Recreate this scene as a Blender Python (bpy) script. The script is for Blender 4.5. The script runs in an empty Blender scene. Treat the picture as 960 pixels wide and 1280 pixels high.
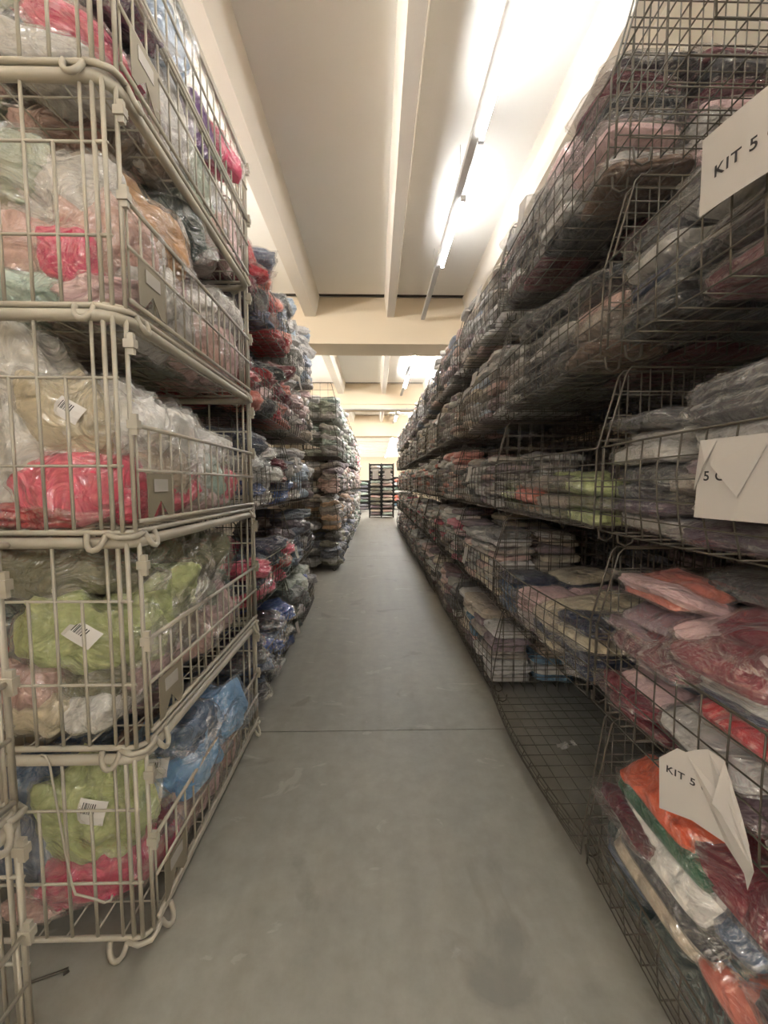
import bpy, math, random
import numpy as np
from mathutils import Vector, Matrix, Euler
from mathutils.bvhtree import BVHTree

R = math.radians
scene = bpy.context.scene
col = scene.collection

# ------------------------------------------------------------------ camera, world, exposure
CAM_Z = 1.54
FPX = 490.0
cam_d = bpy.data.cameras.new('camera')
cam_d.sensor_fit = 'HORIZONTAL'
cam_d.sensor_width = 36.0
cam_d.lens = FPX / 960 * 36
cam_d.clip_start = 0.02
cam = bpy.data.objects.new('camera', cam_d)
cam.location = (0, 0, CAM_Z)
cam.rotation_euler = (R(90 - 4.09), 0, R(-1.17))
col.objects.link(cam)
scene.camera = cam

world = bpy.data.worlds.new('world')
scene.world = world
world.use_nodes = True
world.node_tree.nodes['Background'].inputs[0].default_value = (1.0, 0.93, 0.82, 1)
world.node_tree.nodes['Background'].inputs[1].default_value = 0.25

vs = scene.view_settings
vs.view_transform = 'Standard'
vs.look = 'None'
vs.gamma = 1.0
vs.use_curve_mapping = False
vs.exposure = 3.15
scene.cycles.transparent_max_bounces = 16
scene.cycles.max_bounces = 7
scene.cycles.sample_clamp_indirect = 4.0
TUBE = 7.5          # emission strength of the fluorescent tubes

# ------------------------------------------------------------------ materials
def srgb(r, g, b):
    f = lambda c: (c / 255 / 12.92) if c / 255 <= 0.04045 else ((c / 255 + 0.055) / 1.055) ** 2.4
    return (f(r), f(g), f(b), 1)

class NT:
    def __init__(self, name):
        self.m = bpy.data.materials.new(name)
        self.m.use_nodes = True
        self.t = self.m.node_tree
        self.p = self.t.nodes['Principled BSDF']
        self.out = self.t.nodes['Material Output']
    def n(self, typ, **kw):
        x = self.t.nodes.new(typ)
        for k, v in kw.items():
            if k in x.inputs.keys():
                x.inputs[k].default_value = v
            else:
                setattr(x, k, v)
        return x
    def l(self, a, b):
        self.t.links.new(a, b)
    def math(self, op, a, b=None):
        x = self.t.nodes.new('ShaderNodeMath'); x.operation = op
        for i, v in enumerate((a, b)):
            if v is None: continue
            if isinstance(v, (int, float)): x.inputs[i].default_value = v
            else: self.l(v, x.inputs[i])
        return x.outputs[0]
    def mix(self, fac, a, b, blend='MIX'):
        x = self.t.nodes.new('ShaderNodeMix'); x.data_type = 'RGBA'; x.blend_type = blend
        for s, v in ((x.inputs[0], fac), (x.inputs[6], a), (x.inputs[7], b)):
            if isinstance(v, (int, float, tuple)): s.default_value = v
            else: self.l(v, s)
        return x.outputs[2]
    def ramp(self, src, stops):
        x = self.t.nodes.new('ShaderNodeValToRGB')
        e = x.color_ramp.elements
        while len(e) < len(stops): e.new(0.5)
        for el, (p, c) in zip(e, stops):
            el.position = p; el.color = c if len(c) == 4 else (*c, 1)
        self.l(src, x.inputs[0])
        return x.outputs[0]
    def pos(self):
        return self.t.nodes.new('ShaderNodeNewGeometry').outputs['Position']

def simple(name, c, rough=0.5, metal=0.0, var=0.12, scale=6.0, bump=0.0, bscale=60.0):
    k = NT(name); p = k.p
    pos = k.pos()
    nz = k.n('ShaderNodeTexNoise', Scale=scale, Detail=5.0); k.l(pos, nz.inputs['Vector'])
    dark = tuple(v * (1 - var) for v in c[:3]) + (1,)
    lite = tuple(min(1, v * (1 + var)) for v in c[:3]) + (1,)
    k.l(k.mix(nz.outputs[0], dark, lite), p.inputs['Base Color'])
    p.inputs['Roughness'].default_value = rough
    p.inputs['Metallic'].default_value = metal
    if bump:
        b = k.n('ShaderNodeTexNoise', Scale=bscale, Detail=3.0); k.l(pos, b.inputs['Vector'])
        bp = k.n('ShaderNodeBump', Strength=bump, Distance=0.01)
        k.l(b.outputs[0], bp.inputs['Height']); k.l(bp.outputs[0], p.inputs['Normal'])
    return k.m

MAT = {}
MAT['beige_steel'] = simple('beige_coated_steel', srgb(172, 164, 147), 0.42, 0.0, 0.14, 9)
MAT['wire'] = simple('galvanised_wire', srgb(86, 79, 68), 0.4, 0.35, 0.2, 12)
MAT['plate'] = simple('beige_label_plate', srgb(134, 124, 104), 0.5, 0, 0.08, 14)
MAT['paper'] = simple('white_paper', srgb(172, 165, 156), 0.85, 0, 0.03, 8)
MAT['ink'] = simple('black_ink', srgb(38, 34, 34), 0.8, 0, 0.05, 8)
MAT['beam'] = simple('cream_painted_concrete', srgb(222, 205, 178), 0.8, 0, 0.04, 1.5, 0.1, 30)
MAT['wall'] = simple('cream_painted_wall', srgb(226, 208, 180), 0.85, 0, 0.05, 1.2, 0.1, 30)
MAT['rib'] = simple('white_painted_rib', srgb(226, 217, 203), 0.75, 0, 0.04, 1.5, 0.08, 30)
MAT['soffit'] = simple('white_painted_soffit', srgb(242, 238, 230), 0.75, 0, 0.05, 0.9, 0.08, 30)
MAT['housing'] = simple('grey_lamp_housing', srgb(186, 182, 176), 0.5, 0.1, 0.05, 6)
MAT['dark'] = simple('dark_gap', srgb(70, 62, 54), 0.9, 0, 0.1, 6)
MAT['black_steel'] = simple('black_rack_steel', srgb(44, 42, 40), 0.5, 0.2, 0.1, 8)
MAT['card'] = simple('brown_card', srgb(166, 122, 84), 0.85, 0, 0.1, 10)

def mat_floor():
    k = NT('worn_grey_concrete'); p = k.p
    pos = k.pos()
    a = k.n('ShaderNodeTexNoise', Scale=0.9, Detail=6.0, Roughness=0.6); k.l(pos, a.inputs['Vector'])
    b = k.n('ShaderNodeTexNoise', Scale=11.0, Detail=6.0, Roughness=0.65); k.l(pos, b.inputs['Vector'])
    base = k.ramp(a.outputs[0], [(0.3, srgb(132, 128, 117)), (0.5, srgb(143, 139, 127)), (0.72, srgb(153, 148, 136))])
    base = k.mix(0.45, base, k.ramp(b.outputs[0], [(0.3, srgb(120, 117, 108)), (0.7, srgb(158, 153, 141))]))
    # flaked pale patches and scuffs
    mp = k.n('ShaderNodeMapping'); mp.inputs['Scale'].default_value = (1.0, 1.7, 1.0); k.l(pos, mp.inputs[0])
    c = k.n('ShaderNodeTexNoise', Scale=2.9, Detail=8.0, Roughness=0.55, Distortion=1.2); k.l(mp.outputs[0], c.inputs['Vector'])
    flake = k.ramp(c.outputs[0], [(0.635, (0, 0, 0)), (0.66, (1, 1, 1))])
    base = k.mix(k.math('MULTIPLY', flake, 0.42), base, srgb(170, 164, 151))
    d = k.n('ShaderNodeTexNoise', Scale=2.3, Detail=7.0, Distortion=0.7); d.inputs['Scale'].default_value = 2.3
    mp2 = k.n('ShaderNodeMapping'); mp2.inputs['Location'].default_value = (7.3, 2.1, 0); k.l(pos, mp2.inputs[0]); k.l(mp2.outputs[0], d.inputs['Vector'])
    st = k.ramp(d.outputs[0], [(0.62, (0, 0, 0)), (0.67, (1, 1, 1))])
    base = k.mix(k.math('MULTIPLY', st, 0.38), base, srgb(96, 93, 85))
    # long tyre scuffs along the aisle
    mp3 = k.n('ShaderNodeMapping'); mp3.inputs['Scale'].default_value = (5.0, 0.35, 1.0); k.l(pos, mp3.inputs[0])
    e = k.n('ShaderNodeTexNoise', Scale=1.6, Detail=4.0); k.l(mp3.outputs[0], e.inputs['Vector'])
    base = k.mix(k.math('MULTIPLY', k.ramp(e.outputs[0], [(0.45, (0, 0, 0)), (0.75, (1, 1, 1))]), 0.22), base, srgb(108, 104, 95))
    k.l(base, p.inputs['Base Color'])
    k.l(k.ramp(b.outputs[0], [(0.2, (0.42,) * 3), (0.8, (0.62,) * 3)]), p.inputs['Roughness'])
    bp = k.n('ShaderNodeBump', Strength=0.12, Distance=0.01); k.l(b.outputs[0], bp.inputs['Height']); k.l(bp.outputs[0], p.inputs['Normal'])
    return k.m
MAT['floor'] = mat_floor()

def mat_cloth(name, source, coat):
    """Garment cloth; with coat it is cloth seen tight under crinkled polythene."""
    k = NT(name); p = k.p
    pos = k.pos()
    if source == 'object':
        c = k.n('ShaderNodeObjectInfo').outputs['Color']
    else:
        c = k.n('ShaderNodeAttribute', attribute_name='tint').outputs['Color']
    a = k.n('ShaderNodeTexNoise', Scale=16.0, Detail=4.0, Distortion=1.0); k.l(pos, a.inputs['Vector'])
    var = k.ramp(a.outputs[0], [(0.25, (0.86,) * 3), (0.75, (1.2,) * 3)])
    cc = k.mix(1.0, c, var, 'MULTIPLY')
    if coat: cc = k.mix(0.2, cc, srgb(196, 190, 182))      # milky film over the cloth
    k.l(cc, p.inputs['Base Color'])
    p.inputs['Roughness'].default_value = 0.85
    p.inputs['Sheen Weight'].default_value = 0.15
    # cloth folds
    f = k.n('ShaderNodeTexNoise', Scale=9.0, Detail=3.5, Distortion=1.1); k.l(pos, f.inputs['Vector'])
    b1 = k.n('ShaderNodeBump', Strength=0.85, Distance=0.06); k.l(f.outputs[0], b1.inputs['Height'])
    k.l(b1.outputs[0], p.inputs['Normal'])
    if coat:
        g = k.n('ShaderNodeTexNoise', Scale=15.0, Detail=3.0, Distortion=2.0); k.l(pos, g.inputs['Vector'])
        b2 = k.n('ShaderNodeBump', Strength=1.0, Distance=0.05); k.l(g.outputs[0], b2.inputs['Height'])
        p.inputs['Coat Weight'].default_value = 1.0
        p.inputs['Coat Roughness'].default_value = 0.17
        p.inputs['Coat IOR'].default_value = 2.3
        k.l(b2.outputs[0], p.inputs['Coat Normal'])
    return k.m
MAT['cloth'] = mat_cloth('garment_cloth', 'object', False)
MAT['bagged'] = mat_cloth('garment_under_polythene', 'object', True)
MAT['bagged_mass'] = mat_cloth('garments_under_polythene', 'attr', True)

def mat_film():
    k = NT('clear_polythene'); p = k.p
    pos = k.pos()
    p.inputs['Base Color'].default_value = srgb(226, 222, 214)
    p.inputs['Roughness'].default_value = 0.14
    p.inputs['IOR'].default_value = 1.75
    w = k.n('ShaderNodeTexNoise', Scale=9.0, Detail=2.5, Distortion=2.0); k.l(pos, w.inputs['Vector'])
    b = k.n('ShaderNodeBump', Strength=0.8, Distance=0.04); k.l(w.outputs[0], b.inputs['Height']); k.l(b.outputs[0], p.inputs['Normal'])
    tr = k.n('ShaderNodeBsdfTransparent'); tr.inputs[0].default_value = (0.985, 0.98, 0.975, 1)
    gl = k.n('ShaderNodeBsdfGlossy', Roughness=0.14); gl.inputs[0].default_value = (1, 1, 1, 1); k.l(b.outputs[0], gl.inputs['Normal'])
    lw = k.n('ShaderNodeLayerWeight', Blend=0.5); k.l(b.outputs[0], lw.inputs['Normal'])
    fres = k.math('ADD', 0.15, k.math('MULTIPLY', k.math('POWER', lw.outputs['Facing'], 4.0), 0.4))   # thin film: same from both sides
    m1 = k.n('ShaderNodeMixShader'); m1.inputs[0].default_value = 0.075     # milky part of the film
    k.l(tr.outputs[0], m1.inputs[1]); k.l(p.outputs[0], m1.inputs[2])
    m2 = k.n('ShaderNodeMixShader')
    k.l(fres, m2.inputs[0])
    k.l(m1.outputs[0], m2.inputs[1]); k.l(gl.outputs[0], m2.inputs[2])
    k.l(m2.outputs[0], k.out.inputs['Surface'])
    return k.m
MAT['film'] = mat_film()

def mat_barcode():
    k = NT('printed_barcode_label'); p = k.p
    tc = k.n('ShaderNodeTexCoord').outputs['UV']
    sp = k.n('ShaderNodeSeparateXYZ'); k.l(tc, sp.inputs[0])
    nx = k.n('ShaderNodeTexNoise', Scale=26.0, Detail=0.0); nx.noise_dimensions = '1D'
    k.l(sp.outputs[0], nx.inputs['W'])
    bars = k.math('GREATER_THAN', nx.outputs[0], 0.52)
    inx = k.math('MULTIPLY', k.math('GREATER_THAN', sp.outputs[0], 0.12), k.math('LESS_THAN', sp.outputs[0], 0.62))
    iny = k.math('MULTIPLY', k.math('GREATER_THAN', sp.outputs[1], 0.42), k.math('LESS_THAN', sp.outputs[1], 0.85))
    msk = k.math('MULTIPLY', bars, k.math('MULTIPLY', inx, iny))
    k.l(k.mix(msk, srgb(228, 224, 218), srgb(30, 28, 28)), p.inputs['Base Color'])
    p.inputs['Roughness'].default_value = 0.4
    return k.m
MAT['barcode'] = mat_barcode()

def mat_tube(name, power):
    k = NT(name); p = k.p
    p.inputs['Base Color'].default_value = (1, 1, 1, 1)
    p.inputs['Emission Color'].default_value = (0.955, 0.975, 1.0, 1)
    p.inputs['Emission Strength'].default_value = power
    return k.m
MAT['tube'] = mat_tube('lit_fluorescent_tube', TUBE)
MAT['tube_fill'] = mat_tube('lit_fill_tube', TUBE * 5.1)  # raised emission, used only by the unseen fill battens
MAT['tube_far'] = mat_tube('lit_twin_output_tube', TUBE * 6.5)

# ------------------------------------------------------------------ mesh helpers
class MB:
    def __init__(self):
        self.v = []; self.f = []
    def box(self, x0, y0, z0, x1, y1, z1):
        i = len(self.v)
        self.v += [(x0, y0, z0), (x1, y0, z0), (x1, y1, z0), (x0, y1, z0), (x0, y0, z1), (x1, y0, z1), (x1, y1, z1), (x0, y1, z1)]
        self.f += [tuple(i + k for k in q) for q in ((0, 3, 2, 1), (4, 5, 6, 7), (0, 1, 5, 4), (1, 2, 6, 5), (2, 3, 7, 6), (3, 0, 4, 7))]
        return self
    def prism(self, prof, y0, y1):
        """profile in x,z extruded along y"""
        i = len(self.v); n = len(prof)
        self.v += [(x, y0, z) for x, z in prof] + [(x, y1, z) for x, z in prof]
        self.f += [(i + k, i + (k + 1) % n, i + n + (k + 1) % n, i + n + k) for k in range(n)]
        self.f += [tuple(i + k for k in reversed(range(n))), tuple(i + n + k for k in range(n))]
        return self
    def path(self, pts, r, n=6, closed=False):
        pts = [Vector(p) for p in pts]
        m = len(pts); i0 = len(self.v)
        prev = None
        for k, p in enumerate(pts):
            a = pts[(k - 1) % m] if (closed or k > 0) else p
            b = pts[(k + 1) % m] if (closed or k < m - 1) else p
            t = (b - a).normalized()
            if prev is None:
                up = Vector((0, 0, 1)) if abs(t.z) < 0.9 else Vector((1, 0, 0))
                nrm = t.cross(up).normalized()
            else:
                nrm = (prev - t * prev.dot(t)).normalized()
            prev = nrm
            bi = t.cross(nrm)
            for j in range(n):
                an = 2 * math.pi * j / n
                self.v.append(tuple(p + (nrm * math.cos(an) + bi * math.sin(an)) * r))
        segs = m if closed else m - 1
        for k in range(segs):
            a = i0 + k * n; b = i0 + ((k + 1) % m) * n
            for j in range(n):
                self.f.append((a + j, a + (j + 1) % n, b + (j + 1) % n, b + j))
        if not closed:
            self.f.append(tuple(i0 + j for j in reversed(range(n))))
            e = i0 + (m - 1) * n
            self.f.append(tuple(e + j for j in range(n)))
        return self
    def mesh(self, name, mat=None, smooth=False):
        me = bpy.data.meshes.new(name)
        me.from_pydata(self.v, [], self.f)
        if mat: me.materials.append(mat)
        if smooth: me.polygons.foreach_set('use_smooth', [True] * len(me.polygons))
        me.update()
        return me

def link(name, data, parent=None, loc=None, rot=None):
    o = bpy.data.objects.new(name, data)
    col.objects.link(o)
    if parent is not None: o.parent = parent
    if loc is not None: o.location = loc
    if rot is not None: o.rotation_euler = rot
    return o
def tag(o, label=None, cat=None, group=None, kind=None):
    if label: o['label'] = label
    if cat: o['category'] = cat
    if group: o['group'] = group
    if kind: o['kind'] = kind
    return o
def part(name, mb, mat, parent, smooth=False):
    return link(name, mb.mesh(name, MAT[mat], smooth), parent)

# ------------------------------------------------------------------ the building
WL, WR = -1.86, 1.78           # added left light-blocking wall; right end of ledges and conduit
CEIL, RIBB, BEAMB = 4.47, 4.17, 3.75
YB = -9.0                      # wall behind the photographer
YE = 17.0                      # end of the aisle bay, cross hall beyond
YW = 37.0

XL = -6.0                      # outer wall past the neighbouring aisle
floor = tag(link('floor', MB().box(-9, YB, -0.10, 9, YW, -0.012).mesh('floor', MAT['dark'])), kind='structure')
ys = [YB, -3.6, 2.352, 8.3, 14.3, 20.3, 26.3, 32.3, YW]
for a, b in zip(ys[:-1], ys[1:]):
    part('floor_slab', MB().box(-9, a + 0.0035, -0.012, 9, b - 0.0035, 0.0), 'floor', floor)
def wall(nm, *q):
    return tag(link(nm, MB().box(*q).mesh(nm, MAT['wall'])), kind='structure')
wall('wall_left', XL - .15, YB, 0, XL, YE - .2, CEIL)
wall('wall_light_block_left', WL - .1, -0.3, 0, WL, YE - .2, 3.35)  # unseen wall added to keep side light off the basket backs
wall('wall_light_block_right', 2.62, -0.3, 0, 2.72, YE - .2, 3.35)  # unseen wall added to stop light leaking in behind the baskets
wall('wall_back', -6.2, YB - .15, 0, 6.2, YB, CEIL)
wall('wall_right', 6.0, YB, 0, 6.15, YE - .2, CEIL)
wall('wall_far', -9, YW, 0, 9, YW + .15, CEIL)
for s, nm in ((-1, 'left'), (1, 'right')):
    x0 = 9 * s
    wall('wall_hall_' + nm, min(x0, x0 + .15 * s), YE, 0, max(x0, x0 + .15 * s), YW, CEIL)
    a, b = (6.15, 9) if s > 0 else (-9, XL - .15)
    wall('wall_cross_' + nm, a, YE - .35, 0, b, YE - .2, CEIL)

ceiling = tag(link('ceiling', MB().box(-9.2, YB - .2, CEIL + 0.02, 9.2, YW + .2, CEIL + 0.15).mesh('ceiling', MAT['soffit'])), kind='structure')
beams = [(-0.2, 0.5), (6.40, 0.55), (11.7, 0.55), (17.0, 0.5)]
bays = [(YB, -0.2 - 4.9), ]
bay_edges = [(YB, 6.40), (6.95, 11.7), (12.25, 17.0)]
rib_x = [-6.05, -4.79, -3.54, -2.28, -1.03, 0.235, 1.52, 2.78, 4.03, 5.28, 6.5]
for (ya, yb) in bay_edges:
    edges = [-9.0] + rib_x + [9.0]
    for a, b in zip(rib_x[:-1], rib_x[1:]):
        part('soffit_panel', MB().box(a, ya, CEIL, b, yb - 0.10, CEIL + 0.02), 'soffit', ceiling)
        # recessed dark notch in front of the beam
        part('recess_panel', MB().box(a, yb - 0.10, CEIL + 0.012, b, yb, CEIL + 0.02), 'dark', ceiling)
    for x in rib_x:
        wide = 0.10 if x > 0 and x < 1 else 0.15
        prof = [(x - wide * 1.0, CEIL), (x - wide * 0.55, RIBB), (x + wide * 0.55, RIBB), (x + wide * 1.0, CEIL)]
        part('ceiling_rib', MB().prism(prof, ya, yb), 'rib', ceiling)
for k, (y, t) in enumerate(beams[1:]):
    zb = BEAMB if k < 2 else 3.58
    tag(link('beam_%d' % (k + 1), MB().box(-9 if k == 2 else XL, y, zb, 9 if k == 2 else 6.0, y + t, CEIL).mesh('beam', MAT['beam'])), kind='structure')
    bm = bpy.data.objects['beam_%d' % (k + 1)]
    part('beam_ledge', MB().box(WL, y - 0.05, zb + 0.12, WR, y, zb + 0.16) if k == 1 else MB().box(WL, y - 0.02, zb, WR, y, zb + 0.05), 'beam', bm)
# far hall: ceiling carried on cross ribs
for i in range(13):
    y = 18.2 + i * 1.45
    part('cross_rib', MB().box(-9, y, 3.98, 9, y + 0.22, CEIL + .02), 'rib', ceiling)

# conduit under the second beam
cd = MB().path([(WL + .02, 11.62, 3.715), (WR - .02, 11.62, 3.715)], 0.022, 8)
pc = link('ceiling_conduit', cd.mesh('conduit', MAT['housing'], True))
tag(pc, 'grey conduit pipe running across under the second ceiling beam', 'pipe')
for x in (-0.7, 0.1, 0.9):
    part('clamp', MB().box(x - .015, 11.59, 3.69, x + .015, 11.65, 3.76), 'housing', pc)

# ------------------------------------------------------------------ fluorescent battens
LX, LZ = 0.757, 4.10
def batten(y0, y1, tubes, label, x=LX, z=LZ, ztop=CEIL, lamp='tube'):
    root = tag(link('light_batten', None, loc=(x, y0, z)), label, 'ceiling light', 'fluorescent battens under the ceiling')
    L = y1 - y0
    part('housing', MB().prism([(-.05, -.005), (.005, -.005), (.005, .045), (-.05, .045)], 0, L), 'housing', root)
    if ztop - z > .06:
        for q in range(int(L // 1.5) + 1):
            part('hanger', MB().path([(-.022, .2 + 1.5 * q, .04), (-.022, .2 + 1.5 * q, ztop - z)], .004, 5), 'housing', root)
    for a, b in tubes:
        part('tube', MB().path([(0.028, a - y0, -.012), (0.028, b - y0, -.012)], 0.014, 10), lamp, root, True)
        for e in (a - 0.03, b):
            part('end_cap', MB().box(.008, e - y0, -.03, .048, e - y0 + .03, .006), 'housing', root)
    for q in range(int(L // 0.24)):
        y = q * 0.24 + .05
        if not any(a - .05 < y0 + y < b for a, b in tubes):
            part('slot', MB().box(.0055, y, .0, .008, y + .12, .03), 'dark', root)
    return root
def pairs(y0, y1):
    out = []; y = y0
    while y + 1.2 < y1:
        out.append((y, y + 1.2)); y += 1.9
    return out
batten(-8.6, 6.30, [(2.02 - 1.75 * i, 3.07 - 1.75 * i) for i in range(6)] + [(3.7, 4.78)], 'long white fluorescent batten between the ribs before the first beam')
batten(7.0, 11.6, [(7.5, 8.7), (9.4, 10.6)], 'white fluorescent batten between the first and second beams', lamp='tube_far')
batten(12.3, 16.9, [(12.9, 14.1), (14.9, 16.1)], 'white fluorescent batten between the second and third beams', lamp='tube_far')
for x in (-2.91, -5.42, 3.4):  # unseen battens added at raised strength to fill the ceiling with light
    for (a, b), w in zip(bay_edges, ('before the first beam', 'between the first two beams', 'before the third beam')):
        batten(max(a, -5.0) + .2, b - .1, pairs(max(a, -5.0) + .6, b - .2), 'unseen fill-light batten %s, %s' % ({-2.91: 'over the aisle behind the gated stack', -5.42: 'along the outer wall behind the gated stack', 3.4: 'over the aisle behind the note-hung stack'}[x], w), x=x, z=3.62, lamp='tube_fill')
for x in (-1.6,):  # unseen batten added behind the camera as fill light
    batten(-8.6, -2.2, pairs(-8.3, -2.3), 'unseen fill-light batten over the cross aisle before the stacks', x=x, z=3.85, lamp='tube_fill')
for x in (0.84, -2.6, 4.2):
    batten(18.0, 36.0, [(18.6 + i * 1.7, 19.8 + i * 1.7) for i in range(10)],
           {0.84: 'fluorescent batten in the far hall over the double black rack', -2.6: 'fluorescent batten in the far hall past the green and blue rack'}.get(x, 'fluorescent batten in the far hall past the teal rack'), x=x, z=3.93, ztop=3.98, lamp='tube_far')

# ------------------------------------------------------------------ heavy beige basket
HL, HD, HH = 1.20, 0.82, 0.665      # length along aisle, depth, stacking pitch
def corner_ring(z, x0, x1, y0, y1, rad, seg=5):
    pts = []
    for cx, cy, a0 in ((x1 - rad, y1 - rad, 0), (x0 + rad, y1 - rad, 90), (x0 + rad, y0 + rad, 180), (x1 - rad, y0 + rad, 270)):
        for k in range(seg + 1):
            a = R(a0 + 90 * k / seg)
            pts.append((cx + rad * math.cos(a), cy + rad * math.sin(a), z))
    return pts
def heavy_parts():
    P = {}
    r = 0.0052
    zt = 0.628
    # base grid
    b = MB()
    b.path(corner_ring(0.025, 0, HD, 0, HL, 0.045), 0.0085, 6, True)
    for i in range(1, 11): b.path([(0.005, HL * i / 11, .03), (HD - .005, HL * i / 11, .03)], .0035, 4)
    for i in range(1, 9): b.path([(HD * i / 9, 0.005, .027), (HD * i / 9, HL - .005, .027)], .0035, 4)
    P['base_grid'] = (b, 'beige_steel')
    # thick top rim
    b = MB().path(corner_ring(zt, 0, HD, 0, HL, 0.06), 0.0165, 10, True)
    P['top_rim'] = (b, 'beige_steel')
    # end panels
    for nm, y in (('end_panel', 0.0), ('end_panel.far', HL)):
        b = MB()
        for i in range(9):
            x = 0.085 + i * 0.082
            top = zt if i % 2 == 0 else 0.46
            if x > HD - .05: break
            b.path([(x, y, .025), (x, y, top)], r, 5)
        b.path([(.012, y, 0.46), (HD - .012, y, 0.46)], r * .85, 5)
        b.path([(.012, y, 0.215), (HD - .012, y, 0.215)], r * .85, 5)
        P[nm] = (b, 'beige_steel')
    # back
    b = MB()
    for i in range(1, 12): b.path([(HD, HL * i / 12, .025), (HD, HL * i / 12, zt)], r * .8, 4)
    for z in (.215, .46): b.path([(HD, .01, z), (HD, HL - .01, z)], r * .8, 4)
    P['back_panel'] = (b, 'beige_steel')
    # doubled corner posts (front and back corners)
    n = 0
    for cx in (0, HD):
        for cy in (0, HL):
            b = MB(); sx = 1 if cx == 0 else -1; sy = 1 if cy == 0 else -1
            b.path([(cx + sx * .022, cy, .025), (cx + sx * .022, cy, zt)], .0066, 6)
            b.path([(cx + sx * .050, cy, .025), (cx + sx * .050, cy, zt)], .0066, 6)
            b.path([(cx, cy + sy * .026, .025), (cx, cy + sy * .026, zt)], .0066, 6)
            for z in (.215, .46):
                b.path([(cx + sx * .022, cy, z), (cx + sx * .050, cy, z)], .006, 5)
            P['corner_post.%d' % n] = (b, 'beige_steel'); n += 1
    # feet: bent loops that hook over the rim below
    n = 0
    for cx in (0, HD):
        for cy in (0, HL):
            b = MB(); sx = 1 if cx == 0 else -1; sy = 1 if cy == 0 else -1
            rr = .0085
            def loop(c, d, o):     # c start along edge, d edge dir, o outward dir
                pts = []
                for k in range(9):
                    a = math.pi * k / 8
                    al = -.028 * math.cos(a)
                    dn = -.045 * math.sin(a)
                    pts.append((c[0] + d[0] * al + o[0] * (.008 + .020 * math.sin(a)), c[1] + d[1] * al + o[1] * (.008 + .020 * math.sin(a)), .022 + dn))
                return pts
            b.path(loop((cx + sx * .095, cy), (1, 0), (0, -sy)), rr, 6)
            b.path(loop((cx, cy + sy * .085), (0, 1), (-sx, 0)), rr, 6)
            b.path([(cx + sx * .067, cy - sy * .008, .022), (cx + sx * .03, cy - sy * .012, .012), (cx - sx * .004, cy + sy * .004, .012), (cx - sx * .010, cy + sy * .03, .016), (cx - sx * .008, cy + sy * .057, .022)], rr, 6)
            P['foot_loop.%d' % n] = (b, 'beige_steel'); n += 1
    return P
def gate_parts(z0, z1):
    """hinged gate with top, mid and double bottom rails; coordinates in the basket's frame"""
    P = {}
    b = MB()
    y0, y1 = 0.035, HL - .035
    b.path([(-.008, y0, z1), (-.008, y1, z1)], .0072, 6)
    b.path([(-.010, y0, (z0 + z1) / 2 + .01), (-.010, y1, (z0 + z1) / 2 + .01)], .0055, 5)
    b.path([(-.008, y0, z0), (-.008, y1, z0)], .007, 6)
    b.path([(.010, y0, z0 - .012), (.010, y1, z0 - .012)], .006, 5)
    k = 16
    for i in range(k + 1):
        y = y0 + .012 + (y1 - y0 - .024) * i / k
        b.path([(-.002, y, z0 - .005), (-.002, y, z1)], .0042, 5)
    P['gate_grid'] = b
    return P
HP = heavy_parts()
HMESH = {k: b.mesh(k.split('.')[0], MAT[m], True) for k, (b, m) in HP.items()}
GATE = gate_parts(0.055, 0.335)['gate_grid'].mesh('gate', MAT['beige_steel'], True)
GATE2 = gate_parts(0.355, 0.61)['gate_grid'].mesh('gate', MAT['beige_steel'], True)
def bracket_mesh():
    b = MB()
    b.box(-.022, -.006, -.03, -.004, .006, .03)
    b.box(-.026, -.011, -.012, .006, .011, .012)
    return b.mesh('latch', MAT['beige_steel'])
LATCH = bracket_mesh()
def plate_mesh():
    b = MB()
    s = .0012
    v = [(0, 0), (.15, 0), (.15, .135), (0, .135)]
    # plate with a triangular notch at its foot
    prof = [(0, 0), (.028, 0), (.075, .05), (.122, 0), (.15, 0), (.15, .135), (0, .135)]
    i = 0
    b.v = [(-.0135, -y, z) for y, z in prof] + [(-.0155, -y, z) for y, z in prof]
    n = len(prof)
    b.f = [tuple(range(n)), tuple(reversed(range(n, 2 * n)))] + [(k, (k + 1) % n, n + (k + 1) % n, n + k) for k in range(n)]
    return b.mesh('label_plate', MAT['plate'])
PLATE = plate_mesh()
TAGM = MB().box(-.0185, -.118, .078, -.0165, -.035, .118).mesh('paper_tag', MAT['paper'])

NTH = ['lowest', 'second', 'third', 'fourth', 'top']
def heavy_basket(level, loc, stack, full=False, tilt=0.0, plate=True, rise=1.0):
    # loc: world position of the front, near the viewer's end; turned so that local y runs towards -y
    root = link('stacking_basket', None, loc=(loc[0], loc[1] + HL, loc[2]), rot=(tilt, 0, math.pi))
    tag(root, 'beige coated steel stacking basket, %s of the %s' % (NTH[level], stack), 'basket', 'beige stacking baskets')
    root.scale.z = rise
    for k, me in HMESH.items():
        link(k.split('.')[0], me, root)
    g = link('front_gate', GATE, root)
    if full: link('front_gate', GATE2, root)
    for y in (.026, HL - .026):
        for z in ((.335, .56) if not full else (.335, .6)):
            o = link('latch', LATCH, root); o.location = (0, y, z)
    if plate:
        p = link('label_plate', PLATE, g); p.location = (0, HL - .075, .062)
        t = link('paper_tag', TAGM, g); t.location = (0, HL - .075, .062)
    return root

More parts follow.
